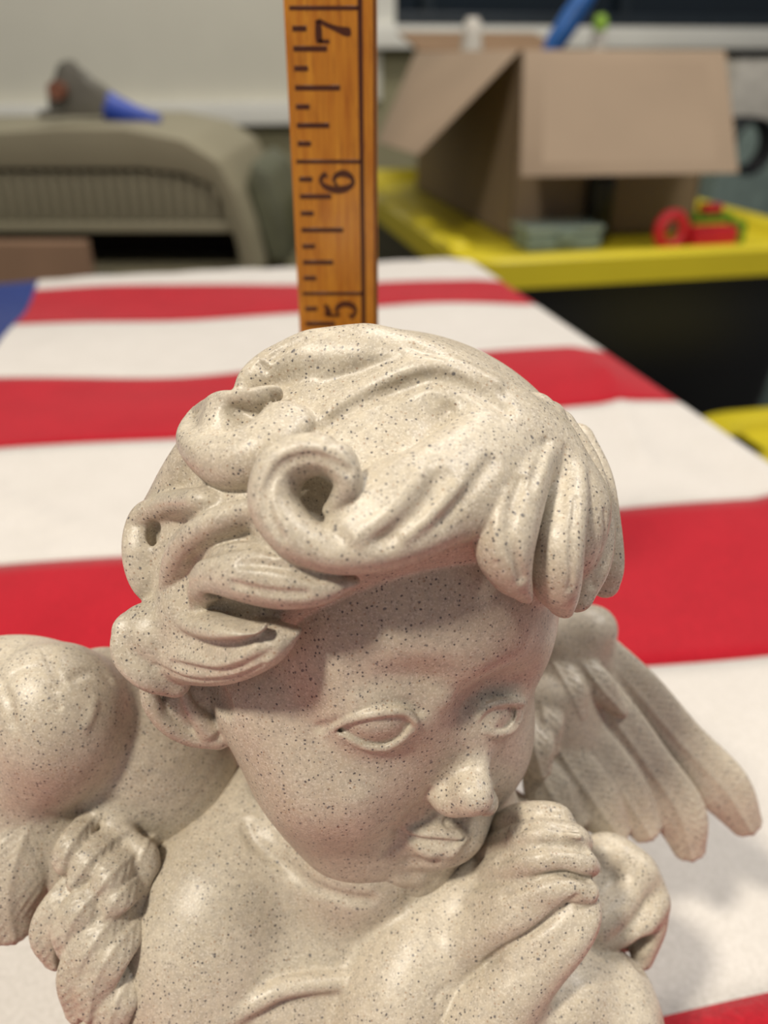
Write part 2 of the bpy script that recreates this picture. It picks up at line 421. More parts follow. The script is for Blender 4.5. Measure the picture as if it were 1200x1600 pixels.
# stripe edges measured along the cloth: u = a + b*v
EDG=[(-.31,0),(-.24,0),(-.13,0),(-.025,0),(.081,0),(.184,-.008),(.291,-.02),(.404,-.04),(.506,-.07),(.632,-.095),(.732,-.17),(.830,-.17),(.93,-.1),(1.03,0)]
rng=np.random.default_rng(4)
_w=[(rng.uniform(5,26),rng.uniform(0,6.28),rng.uniform(0,6.28)) for _ in range(16)]
def height(v,u):
    h=0
    for k,a,p in _w: h+=np.sin((v*np.cos(a)+u*np.sin(a))*k*2+p)/k*.010
    # two soft folds in the white stripes at the right, one at the left
    for (v0,u0,v1,u1,am,wd) in ((.235,.44,.205,.33,.0022,.006),(-.10,.36,-.06,.32,.0016,.005),(.20,.13,.235,.08,.0015,.012)):
        d=np.array([v1-v0,u1-u0]);L=np.linalg.norm(d);d/=L; s=np.clip((v-v0)*d[0]+(u-u0)*d[1],0,L); q=(v-v0-s*d[0])**2+(u-u0-s*d[1])**2
        h+=am*np.exp(-q/wd**2)
    return h*.9
def drape(v,u):
    """cloth laid over the table and rolled over its edges"""
    R=.008; z=height(v,u)*np.clip((TV1-v)/.02,0,1)+.0005; x,y=v,u
    def roll(p,e,z):
        d=p-e
        a=np.clip(d/R,0,math.pi/2); over=np.maximum(d-R*math.pi/2,0)
        return np.where(d>0,e+R*np.sin(a)+over*.04,p),np.where(d>0,z-R*(1-np.cos(a))-over,z)
    x,z=roll(x,TV1,z); y2,z2=roll(u,TU1,z); 
    return x,np.where(d_(u)>0,y2,y),np.where(d_(u)>0,np.minimum(z2,z),z)
def d_(u): return u-TU1
flag=thing('flag_cloth','red and white striped flag with navy corner spread over the table','flag',(0,0,0))
vs=np.unique(np.r_[np.linspace(-.52,-.16,14),np.linspace(-.16,.24,70),np.linspace(.24,.29,16),np.linspace(.29,.40,8),-.132])
def patch(name,e0,e1,vsub,mat,label=None,nu=14):
    g=[]
    t_=np.linspace(0,1,nu)
    Vg,T=np.meshgrid(vsub,t_,indexing='ij'); wav=.0012*np.sin(Vg*31+e0[0]*40)
    Ug=(e0[0]+e0[1]*Vg)*(1-T)+(e1[0]+e1[1]*Vg)*T+wav*0
    X,Y,Z=drape(Vg,Ug); P=X[...,None]*V+Y[...,None]*U+Z[...,None]*np.array([0,0,1])
    e=1e-4
    def pt(v,u):
        x,y,z=drape(v,u); return x[...,None]*V+y[...,None]*U+z[...,None]*np.array([0,0,1])
    Nn=np.cross(pt(Vg+e,Ug)-pt(Vg-e,Ug),pt(Vg,Ug+e)-pt(Vg,Ug-e)); Nn/=np.linalg.norm(Nn,axis=-1,keepdims=True)+1e-12
    a,b=Vg.shape; idx=np.arange(a*b).reshape(a,b)
    F=np.stack([idx[:-1,:-1],idx[1:,:-1],idx[1:,1:],idx[:-1,1:]],-1).reshape(-1,4)
    me=raw_mesh(name,P.reshape(-1,3),F,Nn.reshape(-1,3)); o=link(name,me,mat,flag)
    if label: o['label']=label
    sm=o.modifiers.new('thick','SOLIDIFY'); sm.thickness=.0018; sm.offset=-1
    return o
def raw_mesh(name,Vt,F,N=None):
    me=bpy.data.meshes.new(name); me.vertices.add(len(Vt)); me.vertices.foreach_set('co',np.ascontiguousarray(Vt,dtype=np.float32).ravel())
    me.loops.add(F.size); me.loops.foreach_set('vertex_index',np.ascontiguousarray(F,dtype=np.int32).ravel())
    me.polygons.add(len(F)); me.polygons.foreach_set('loop_start',np.arange(0,F.size,4,dtype=np.int32))
    try: me.polygons.foreach_set('loop_total',np.full(len(F),4,dtype=np.int32))
    except Exception: pass
    me.update(calc_edges=True); me.polygons.foreach_set('use_smooth',np.ones(len(F),bool))
    if N is not None: me.normals_split_custom_set_from_vertices(N.astype(np.float32).tolist())
    return me
CU=.37
for i in range(len(EDG)-1):
    red=(i%2==1) if False else (i%2==1)
    red = i in (1,3,5,7,9,11)
    mat=m_red if red else m_wht; lb='red stripe' if red else 'white stripe'
    if i>=7:
        patch('stripe',EDG[i],EDG[i+1],vs[vs>=-.132],mat,lb)
    else: patch('stripe',EDG[i],EDG[i+1],vs,mat,lb)
patch('canton',EDG[7],EDG[-1],vs[vs<=-.132],m_blu,'navy blue corner',nu=80)
# ------------------------------------------------------------------ ruler
m_rw=ruler_wood(); m_ink=plain('dark brown ruler ink',srgb(74,34,12),.35,0,900,.15)
RD=.1734; RW=.0167; RX=-.0096
rul=thing('wooden_ruler','varnished yellow-brown wooden ruler standing upright behind the cherub head','ruler',(RX,RD,0))
bm=bmesh.new(); bmesh.ops.create_cube(bm,size=1)
for v in bm.verts: v.co=(v.co.x*RW,v.co.y*.0032+.0016,(v.co.z+.5)*.228+.002)
bevel(bm,.0006,3); finish('blade',bm,m_rw,rul)
def mark(name,x0,x1,z,h=.0008,parent=rul,slope=0):
    o=box(name,(x0,-.00009,z-h/2),(x1,.0004,z+h/2),m_ink,parent,bw=.00006,seg=1); return o
xl=-RW/2
inch=.0254
Z0=.0004
for k in range(0,72):
    z=Z0+inch*k/8
    if z<.005 or z>.225: continue
    x0=xl+.0010+(.0004 if k%8 else 0); 
    L={0:.0125,4:.0088,2:.0066,6:.0066}.get(k%8,.0030)
    mark('tick_mark',x0,xl+.0010+L,z,.0009 if k%8 else .0007)
box('margin_line',(xl+.0132,-.00009,.004),(xl+.0141,.0004,.228),m_ink,rul,bw=.00006,seg=1)
box('edge_line',(xl+.0160,-.00009,.004),(xl+.0164,.0004,.228),m_ink,rul,bw=.00006,seg=1)
def digit(ch,z):
    """strokes in a 0..1 x 0..1.4 glyph box: x right, y up, w width"""
    G={'7':[[(.02,1.26,.16),(.30,1.27,.17),(.65,1.27,.16),(.97,1.31,.10)],[(.95,1.27,.12),(.76,.92,.12),(.60,.55,.16),(.50,.25,.24),(.48,.08,.22),(.48,.03,.12)],[(.08,1.26,.10),(.08,1.0,.10),(.08,.86,.09)]],
       '6':[[(.86,1.12,.20),(.74,1.32,.12),(.52,1.38,.10),(.28,1.22,.15),(.12,.86,.22),(.12,.50,.23),(.28,.16,.15),(.52,.04,.10),(.78,.18,.17),(.90,.44,.21),(.80,.72,.15),(.56,.84,.09),(.30,.70,.08)]],
       '5':[[(.16,.30,.20),(.26,.12,.12),(.50,.03,.10),(.76,.14,.17),(.90,.44,.21),(.78,.76,.16),(.52,.88,.10),(.24,.76,.08)],[(.24,.76,.09),(.24,1.05,.09),(.26,1.34,.09)],[(.24,1.28,.20),(.50,1.24,.18),(.84,1.36,.12)]],
       '4':[[(.62,0,.2),(.62,.7,.2),(.62,1.36,.2)],[(.62,1.36,.1),(.1,.46,.1),(.98,.46,.14)]],
       '8':[[(.5,.72,.2),(.16,1.02,.2),(.5,1.36,.12),(.84,1.02,.2),(.5,.72,.2),(.1,.36,.2),(.5,.03,.12),(.9,.36,.2),(.5,.72,.2)]]}[ch]
    bm=bmesh.new(); sc=.0066/1.4
    for st in G:
        P=spline(np.array(st),5); P[:,2]*=1.55
        for i in range(len(P)):
            a=P[max(i-1,0)][:2]; b=P[min(i+1,len(P)-1)][:2]; d=(b-a)/(np.linalg.norm(b-a)+1e-9); nrm=np.array([-d[1],d[0]])
            p=P[i][:2]; w=P[i][2]/2
            q=[]
            for s_ in (1,-1):
                g=p+nrm*w*s_; q.append((xl+.0121-g[1]*sc,z+(g[0]-.5)*sc*.80))
            if i:
                f=[(q0[0][0],q0[0][1]),(q0[1][0],q0[1][1]),q[1],q[0]]
                vsx=[bm.verts.new((x,-.0001,zz)) for x,zz in f]; vb=[bm.verts.new((x,.0003,zz)) for x,zz in f]
                bm.faces.new(vsx); bm.faces.new(vb[::-1])
                for k in range(4): bm.faces.new((vsx[k],vsx[(k+1)%4],vb[(k+1)%4],vb[k]))
            q0=q
    o=finish('numeral',bm,m_ink,rul,smooth=False); return o
for n_,ch in ((4,'4'),(5,'5'),(6,'6'),(7,'7'),(8,'8')): digit(ch,Z0+inch*n_-.0036)
# ------------------------------------------------------------------ black totes with yellow lids
m_blk=plain('black plastic',srgb(16,17,20),.45,.0003,80,.1); m_yel=plain('yellow plastic lid',srgb(206,188,36),.42,.0002,60,.05); m_lat=plain('grey metal latch',srgb(120,124,124),.35,metal=.6)
def rrect(v0,v1,u0,u1,r,n=6):
    pts=[]
    for cx,cy,a0 in ((v1-r,u1-r,0),(v0+r,u1-r,90),(v0+r,u0+r,180),(v1-r,u0+r,270)):
        for k in range(n+1):
            a=math.radians(a0+90*k/n); pts.append((cx+r*math.cos(a),cy+r*math.sin(a)))
    return pts
def loft(name,rings,mat,parent,origin,cap0=True,cap1=True):
    """rings of (v,u,z) in the table frame"""
    bm=bmesh.new(); R=[[bm.verts.new(uv(*p)-origin) for p in r] for r in rings]; n=len(R[0])
    for A,B in zip(R,R[1:]):
        for i in range(n): bm.faces.new((A[i],A[(i+1)%n],B[(i+1)%n],B[i]))
    if cap0: bm.faces.new(R[0][::-1])
    if cap1: bm.faces.new(R[-1])
    return finish(name,bm,mat,parent)
def tote(label,v0,v1,u0,u1,zb,zt,group):
    org=uv((v0+v1)/2,(u0+u1)/2,zb); t=thing('storage_tote',label,'storage box',tuple(org),0,group)
    def ring(d,z,r=.05): return [(a,b,z) for a,b in rrect(v0+d,v1-d,u0+d,u1-d,r)]
    loft('tub',[ring(.075,zb,.04),ring(.05,zb+.02,.05),ring(.025,zt-.05,.05),ring(.025,zt-.03,.05)],m_blk,t,org)
    for k in range(9):
        vv=v0+.09+(v1-v0-.18)*k/8
        bm=bmesh.new(); bmesh.ops.create_cube(bm,size=1)
        for w in bm.verts: w.co=uv(vv+w.co.x*.012,u0+.046-(w.co.z)*.022+w.co.y*.012,zb+.04+(w.co.z+.5)*(zt-zb-.12))-org
        bevel(bm,.003,1); finish('rib',bm,m_blk,t)
    lid=loft('lid',[ring(.012,zt-.036),ring(0,zt-.034),ring(0,zt-.004),ring(.006,zt),ring(.022,zt),ring(.030,zt-.006),ring(.034,zt-.016),ring(.05,zt-.018,.04)],m_yel,t,org)
    for k in range(5):
        uu=u0+.10+(u1-u0-.2)*k/4
        bm=bmesh.new(); bmesh.ops.create_cube(bm,size=1)
        for w in bm.verts: w.co=uv(v0+.016+w.co.x*.028,uu+w.co.y*.05,zt+w.co.z*.006)-org
        bevel(bm,.002,1); finish('lid_rib',bm,m_yel,lid)
    return t,org
T1,o1=tote('black storage tote with yellow lid carrying the open cardboard box',.300,.815,.905,1.78,-.39,-.03,'black totes stacked behind the table')
vbm=vbox('latch',.455,.49,.912,.925,-.225,-.19,m_lat,bw=.003)
for w in vbm.data.vertices: w.co=np.array(w.co)-o1
vbm.parent=T1
tote('lower black storage tote of the stack, standing on the floor',.300,.815,.905,1.78,-.74,-.39,'black totes stacked behind the table')
tote('small black tote with yellow lid standing beside the table edge',.545,.80,.62,.82,-.74,-.20,None)
# ------------------------------------------------------------------ cardboard box
m_card=plain('brown cardboard',srgb(142,122,100),.8,.0003,50,.06); m_cardi=plain('cardboard inside',srgb(140,112,84),.85,.0003,50,.08)
zb=-.047; zt=.178
FL=at_far(797,356,1.17); FL=np.array([FL[0],FL[1],0]); FR=FL+V*.275; BL=FL+U*.50; BR=BL+V*.275
bx=thing('cardboard_box','open brown cardboard box with its flaps folded out','box',tuple((FL+BR)/2+np.array([0,0,zb])))
ORG=(FL+BR)/2+np.array([0,0,zb]); q=lambda p,z:np.array([p[0],p[1],z])-ORG
tk=.005
slab('side_panel',[q(FL,zb),q(BL,zb),q(BL,zt),q(FL,zt)],V*tk,m_card,bx)
slab('front_panel',[q(FL,zb),q(FR,zb),q(FR,zt),q(FL,zt)],U*tk,m_card,bx)
slab('side_panel',[q(FR,zb),q(BR,zb),q(BR,zt),q(FR,zt)],-V*tk,m_card,bx)
slab('back_panel',[q(BL,zb),q(BR,zb),q(BR,zt),q(BL,zt)],-U*tk,m_card,bx)
slab('bottom_panel',[q(FL,zb),q(FR,zb),q(BR,zb),q(BL,zb)],(0,0,tk),m_card,bx)
P1,P2=at_far(812,276,1.05)-ORG,at_far(1152,270,1.07)-ORG
slab('front_flap',[q(FL,zt)-U*.002,q(FR,zt)-U*.002,P2,P1],-U*.004,m_card,bx)
P3,P4=at_far(655,242,1.08)-ORG,at_far(592,222,1.42)-ORG
slab('side_flap',[q(FL,zt)-V*.002,q(BL,zt)-V*.002,P4,P3],-V*.004,m_card,bx)
slab('back_flap',[q(BL,zt),q(BR,zt),q(BR,zt+.03)+U*.16,q(BL,zt+.03)+U*.16],(0,0,.004),m_cardi,bx)
# things poking out of the box
m_bh=plain('blue plastic',srgb(38,98,170),.4); m_lime=plain('lime plastic',srgb(150,190,60),.4); m_wp=plain('white plastic',srgb(214,208,196),.4)
c0=q(FL,zb+tk)+ORG
b0=c0+V*.10+U*.22
bh=thing('blue_handled_tool','tool with a blue handle sticking up out of the cardboard box','tool',tuple(b0))
e1=at_far(868,66,1.36)-b0; e2=at_far(925,-20,1.36)-b0
tube('handle',[e1-(e2-e1)*.25,e1,(e1+e2)/2,e2],[.010,.015,.016,.013],m_bh,bh); tube('shaft',[(0,0,.006),e1*.6,e1-(e2-e1)*.2],.006,m_lat,bh)
def blob(name,label,cat,base,px,py,D,r,mat,capm=None):
    t=thing(name,label,cat,tuple(base)); p=at_far(px,py,D); base=np.array([p[0],p[1],base[2]]); t.location=base; p=p-base
    tube('body',[(p[0],p[1],.0),(p[0],p[1],p[2]*.6),(p[0],p[1],p[2]-r*.6)],[r*1.2,r*1.2,r*.8],mat,t)
    tube('cap',[(p[0],p[1],p[2]-r*.6),(p[0],p[1],p[2]+r*.4),(p[0],p[1],p[2]+r*.9)],[r*.75,r*.75,r*.45],capm or mat,t); return t
blob('bottle','bottle with a lime green cap standing in the cardboard box','bottle',c0+V*.17+U*.30,938,38,1.45,.014,m_wp,m_lime)
blob('bottle','white bottle with a rounded top standing in the cardboard box','bottle',c0+V*.05+U*.36,738,48,1.52,.020,m_wp)
# things on the lid in front of the box
ZL=-.048
m_clr=NT('clear plastic',.15,srgb(196,214,206),.5,Transmission_Weight=.55).m; m_gg=plain('grey green plastic',srgb(126,142,134),.4)
g=uv(vat(870,370,.98),1.0,ZL); r_=ray(872,388); gp=np.array([0,0,CAMH])+r_*((ZL-CAMH)/r_[2])
t=thing('plastic_organizer','flat clear grey-green plastic case lying in front of the box','container',tuple(gp),YAW)
box('tray',(-.05,-.02,0),(.05,.04,.022),m_gg,t,.005); box('lid',(-.052,-.022,.0225),(.052,.042,.031),m_clr,t,.003); box('latch',(-.012,-.026,.010),(.012,-.0225,.028),m_gg,t,.001)
r_=ray(930,372); gp=np.array([0,0,CAMH])+r_*((ZL-CAMH)/r_[2])
t=thing('dark_gap_stand_in','made-up black bottle shape standing in for the dark gap under the box flap','bottle',(gp[0],gp[1],ZL))  # invented bottle shape, added in place of the dark slot below the flap
tube('body',[(0,0,0),(0,0,.004),(0,0,.075),(0,0,.085)],[.017,.019,.019,.010],m_blk,t); tube('cap',[(0,0,.0852),(0,0,.105)],.010,m_blk,t)
m_rp=plain('red plastic',srgb(206,36,50),.4); m_gp=plain('green plastic',srgb(74,140,30),.4)
r_=ray(1085,392); gp=np.array([0,0,CAMH])+r_*((ZL-CAMH)/r_[2])
t=thing('red_tape_tool','red and green plastic hand tool lying on the yellow lid','tool',tuple(gp),YAW)
box('body',(-.01,-.012,0),(.052,.02,.030),m_rp,t,.006); tube('loop',[(-.035+.017*math.cos(a),.004,.026+.019*math.sin(a)) for a in np.linspace(0,2*math.pi,20)],.0075,m_rp,t,cap=False)
box('bar',(-.005,.021,.030),(.062,.040,.040),m_gp,t,.003); box('clip',(.053,-.005,.004),(.066,.020,.034),m_gp,t,.003); box('nose',(.02,.022,.041),(.046,.040,.052),m_rp,t,.003)
# right edge clutter: white bin and a dark coiled cable beyond the tote
w0=uv(vat(1170,190,1.95),1.95,-.74)
t=thing('white_storage_bin','white plastic bin on a grey stand at the right edge','container',tuple(w0),YAW)
zz=zat(1170,190,1.95)+.74; box('stand',(-.06,0,0),(.5,.25,zz-.002),m_gg,t,.004); box('bin',(-.06,0,zz),(.5,.25,zz+.135),m_wp,t,.01); box('lid',(-.065,-.005,zz+.136),(.505,.255,zz+.150),m_blk,t,.004)
w1=uv(vat(1178,225,1.62),1.62,ZL)
t=thing('cable_coil','dark coiled cable resting on the far end of the yellow lid','cable',tuple(w1),YAW)
for k in range(4): tube('loop',[( (.045+.004*k)*math.cos(a),.02*k,.058+(.05)*math.sin(a)) for a in np.linspace(0,2*math.pi,28)],.0045,m_blk,t,cap=False,n=8)
# ------------------------------------------------------------------ pet carrier at the left
KD=1.02
m_kp=plain('grey-beige moulded plastic',srgb(138,131,108),.5,.0003,60,.05); m_kd=plain('shaded carrier plastic',srgb(92,94,74),.5); m_in=plain('dark interior',srgb(24,18,16),.8)  # green-grey tone is the carrier plastic with shade painted into its colour
K0=at_far(60,412,KD); K0[2]=-.74
kn=thing('pet_carrier','grey-beige plastic pet carrier with slotted vents behind the table','pet carrier',tuple(K0))
kp=lambda px,py:(at_far(px,py,KD)-K0)[[0,2]]
top=[(-420,400),(-400,300),(-330,235),(-200,208),(0,205),(100,198),(200,198),(290,216),(345,250),(372,300),(392,360),(408,425)]
topo=[tuple(kp(*p)) for p in top]
inner=[(-385,400),(-370,315),(-310,268),(-200,262),(0,262),(120,262),(220,262),(290,270),(335,290),(355,330),(372,380),(380,425)]
inn=[tuple(kp(*p)) for p in inner]
bm=bmesh.new(); A=[bm.verts.new((x,-.02,z)) for x,z in topo]; Bq=[bm.verts.new((x,-.012,z)) for x,z in inn]; C2=[bm.verts.new((x,.30,z)) for x,z in topo]; D2=[bm.verts.new((x,.02,z)) for x,z in inn]
for i in range(len(A)-1):
    bm.faces.new((A[i],A[i+1],Bq[i+1],Bq[i])); bm.faces.new((A[i],C2[i],C2[i+1],A[i+1])); bm.faces.new((Bq[i],Bq[i+1],D2[i+1],D2[i]))
bevel(bm,.004,2); finish('shell',bm,m_kp,kn)
lo=kp(-370,420); 
zb0=kp(0,345)[1]; zt0=kp(0,262)[1]; zlow=kp(0,362)[1]
box('vent_backing',(kp(-372,300)[0],.012,zb0),(kp(352,300)[0],.018,zt0-.002),m_kd,kn,.001)  # same plastic as the slats, recess shade painted in as a darker tone
box('lower_rail',(kp(-372,300)[0],-.006,zlow),(kp(372,350)[0],.02,zb0),m_kp,kn,.003)
n_=0
px=-360
while px<352:
    ztp=kp(px,268 if px<250 else 268+(px-250)*.28)[1]
    x=kp(px,300)[0]; box('vent_slat',(x,-.004,zb0+.0005),(x+.0088,.0115,ztp),m_kp,kn,.0012,1); px+=17.6
box('bottom_tub',(kp(-420,412)[0],-.015,.02),(kp(408,412)[0],.29,kp(0,425)[1]),m_kp,kn,.02)
box('foot',(kp(-380,412)[0],.0,.0),(kp(370,412)[0],.27,.019),m_kp,kn,.004)
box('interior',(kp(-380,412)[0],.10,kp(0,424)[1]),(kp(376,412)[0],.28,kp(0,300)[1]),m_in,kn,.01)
prism('side_skirt',[tuple(kp(*p)) for p in ((410,425),(394,360),(374,300),(382,262),(412,285),(435,335),(448,425))],.06,.28,m_kd,kn,.004)  # receding side of the carrier, its shade put into the darker colour
m_wb=plain('rough brown timber',srgb(134,104,80),.8,.0006,60,.15)
w2=at_far(40,412,.95); 
t=thing('timber_block','rough brown wooden block standing at the carrier opening','wood block',(w2[0],.955,-.74))
zt2=at_far(60,376,.955)[2]+.74; box('block',(-.25,-.012,.0),(at_far(140,400,.955)[0]-w2[0],.012,zt2),m_wb,t,.004)
# clamp resting on the carrier
m_cl=plain('dull grey metal',srgb(112,108,98),.5,.0003,90,.25,metal=.3); m_cb=plain('bright blue grip',srgb(26,62,160),.45); m_rd=plain('rust brown fitting',srgb(120,72,50),.6)
c_=at_far(150,199,KD+.10); base=np.array([c_[0],KD+.10,K0[2]+kp(100,198)[1]+.004])
t=thing('hand_clamp','grey metal hand clamp with a blue grip lying on the pet carrier','tool',tuple(base))
f=lambda px,py:at_far(px,py,KD+.10)-base
bm=bmesh.new()
out=[(85,192),(80,150),(88,128),(96,100),(108,92),(118,104),(125,116),(150,128),(168,142),(176,160),(172,176),(160,193)]
A=[bm.verts.new((f(x,y)[0],-.016,max(f(x,y)[2],.001))) for x,y in out]; Bq=[bm.verts.new((f(x,y)[0],.016,max(f(x,y)[2],.001))) for x,y in out]
bm.faces.new(A); bm.faces.new(Bq[::-1])
for i in range(len(A)): bm.faces.new((A[i],Bq[i],Bq[(i+1)%len(A)],A[(i+1)%len(A)]))
bevel(bm,.004,2); finish('jaw',bm,m_cl,t)
tube('grip',[f(168,165),f(185,172),f(215,182),f(250,189)],[.017,.015,.0115,.007],m_cb,t)
tube('knob',[f(100,140)+np.array([0,-.03,0]),f(100,140)+np.array([0,-.0165,0])],.010,m_rd,t)
box('foot_plate',(f(70,190)[0],-.02,0),(f(105,190)[0],.02,.008),m_cl,t,.003)
# ------------------------------------------------------------------ head of the cherub
# ---- base ellipsoid of the hair mass: used to place locks on it
HC=H(0,16,-24);HRAD=np.array([30.5,28.5,29.5])
def HS(px,py,off=0.0):
    r=cam(px,py,1.0);A=HM
    o=(A@(-HC))/HRAD;dd=(A@r)/HRAD
    a=dd.dot(dd);b=2*o.dot(dd);c=o.dot(o)-1;D=b*b-4*a*c
    t=(-b-np.sqrt(D))/(2*a) if D>0 else -b/(2*a)
    p=r*t
    return p-r/np.linalg.norm(r)*off
def HN(p):
    n=A_(p);return n
def A_(p):
    q=HM@(np.array(p)-HC);n=HM.T@(q/HRAD**2);return n/np.linalg.norm(n)
def lock(F,pts,label,k=.8,groove=None,sub=9,tilt=None):
    """pts rows: px,py,off,halfwidth,halfthick"""
    P=[HS(a,b,c) for a,b,c,_,_ in pts]
    N=np.array([A_(p) for p in P])
    pts=[(a,b,c,max(w*np.linalg.norm(p)/FPX,.3),t) for (a,b,c,w,t),p in zip(pts,P)]
    if tilt is not None: N=N*(1-tilt[3])+np.array(tilt[:3])*tilt[3]
    F.sweep(P,[q[3] for q in pts],[q[4] for q in pts],N=N,k=k,label=label,groove=groove,sub=sub)
def line(F,pts,r,amp,fn=HS):
    """engraved (amp<0) or raised (amp>0) stroke along the surface"""
    P=[fn(*p) for p in pts];F.sweep(P,r,push=amp,sub=5)
SK,HB=1,2
def build_head(h=.5):
    lo=[-38,-62,-162];hi=[40,36,-84]
    F=Field(lo,hi,h)
    e=lambda c,r,k=3,label=SK,op='add',M=HM:F.ell(c,r,M,k,label,op)
    # ---- skull and face
    e(H(0,14,-22),(24,23,25))
    e(H(0,-3,-13),(21.5,20,16),5)
    e(H(0,7.6,-8.5),(19.5,14,11.4),4.5)
    e(HP(430,1080,-15),(8.5,10,9),5)
    e(H(-10.5,-12.5,-8.5),(11.2,11,10.5),6)
    e(H(11.,-13.5,-8.5),(11.2,11.8,10.5),6)
    e(HP(560,1254,-9.2),(11.6,8.6,8.6),6)
    # sockets
    e(HP(615,1112,5.6),(9,3.6,4.4),4.5,op='cut')
    e(HP(800,1107,4.7),(7.0,3.6,4.6),5.5,op='cut')
    e(HP(748,1264,-6.2),(6.6,6.6,6),5)
    # muzzle and chin
    e(HP(585,1298,-7.7),(9.6,8,7.8),6)
    e(HP(692,1294,-.9),(6.8,5.2,5.6),4)
    e(HP(672,1335,-3.2),(5.5,4.5,5),4)
    e(HP(638,1357,-3.0),(5,4.0,4.6),4)
    # nose
    F.sweep([HP(722,1105,-.9),HP(734,1160,.9),HP(741,1205,3.6),HP(738,1240,5.8)],[2.2,1.8,2.1,2.9],k=2.6,label=SK)
    e(HP(699,1250,3.6),(2.0,1.7,2.4),2.6)
    e(HP(755,1250,4.0),(2.0,1.9,2.4),1.8)
    face_detail(F)
    hair(F)
    return F
EYEL=[(523,1139),(545,1129),(575,1121),(605,1117),(630,1119),(643,1131),(634,1148),(619,1160),(600,1167),(575,1165),(550,1155),(535,1147)]
EYER=[(749,1130),(757,1114),(775,1106),(797,1103),(806,1108),(803,1126),(792,1138),(777,1142),(759,1138)]
def eye(F,poly,c,depth,sh=0):
    p=on(F,*c);n=normal(F,p,2.0)
    F.ell(p-n*5.3,(6.6,5.4,5.6),HM,2.5,SK)                    # bulge of the closed form
    p=on(F,*c);d=np.linalg.norm(p)
    sl,sd,(X,Y,Z)=stencil(F,poly,(d-3,d+3))
    D=F.d[sl].copy();cut=np.maximum(sd,-(D+depth))
    F.d[sl]=-smin(-D,cut,.4)
    if sh==0: F.ell(p-n*(6.5+.12),(6.9,6.1,6.5),HM,.15,SK)
    else: F.ell(p-n*5.15,(5.2,5.2,5.2),HM,.2,SK)
def face_detail(F):
    e=lambda c,r,k=3,label=SK,op='add',M=HM:F.ell(c,r,M,k,label,op)
    sw=lambda P,w,k=.8,label=SK,op='add',**q:son(F,P,w,k=k,label=label,op=op,**q)
    sw([(560,1090,0),(610,1078,0),(660,1078,0),(700,1095,0)],3.0,push=.3)
    sw([(500,1137,0),(550,1118,0),(590,1106,0),(630,1098,0),(655,1112,0)],1.3,push=-.55)
    eye(F,EYEL,(588,1142),.85)
    eye(F,EYER,(782,1121),.5,1)
    sw([(520,1139,-.1),(545,1125,0),(575,1116,.1),(607,1111,.2),(634,1113,.15),(649,1127,.1),(650,1142,-.2)],[.25,.5,.6,.6,.55,.45,.25],k=.5)
    sw([(540,1150,-.2),(570,1167,-.05),(602,1169,0),(626,1158,-.05),(641,1143,-.2)],[.15,.22,.25,.22,.15],k=.9)
    sw([(748,1122,-.2),(757,1107,0),(775,1099,.1),(800,1096,.1),(817,1099,0)],[.3,.5,.6,.6,.4],k=.5)
    sw([(758,1143,-.2),(779,1148,0),(800,1142,0),(813,1126,-.1)],[.15,.25,.25,.2],k=.9)
    # lips: full upper lip with a sharp lower edge, mouth line, small lower lip
    sw([(634,1300,-.3),(655,1302,.1),(685,1304,.3),(704,1306,.2),(720,1309,.1),(732,1303,-.4)],[.3,.7,.95,.9,.7,.3],k=1.3)
    sw([(644,1319,-.2),(664,1328,.0),(688,1332,.1),(708,1327,-.1),(720,1316,-.4)],[.4,.9,1.15,.9,.35],k=1.1)
    sw([(624,1300,.1),(640,1308,0),(662,1314,.0),(690,1316,.0),(712,1318,-.1),(728,1311,-.2)],[.4,.45,.5,.5,.4,.2],k=.35,op='cut')
    sw([(614,1290,0),(624,1303,0),(618,1322,0)],1.5,push=-.15)
    sw([(700,1284,-.1),(716,1284,-.1)],[.55,.5],k=.8,op='cut')
    sw([(670,1236,0),(664,1254,0),(678,1272,0)],1.1,push=-.4)
    sw([(648,1262,0),(628,1290,0),(606,1330,0)],2.2,push=-.2)
    sw([(560,1250,0),(570,1300,0)],5,push=.5)
    sw([(625,1374,0),(655,1372,0)],3.0,push=.7)
    sw([(640,1346,0),(668,1349,0),(692,1342,0)],2.0,push=-.6)
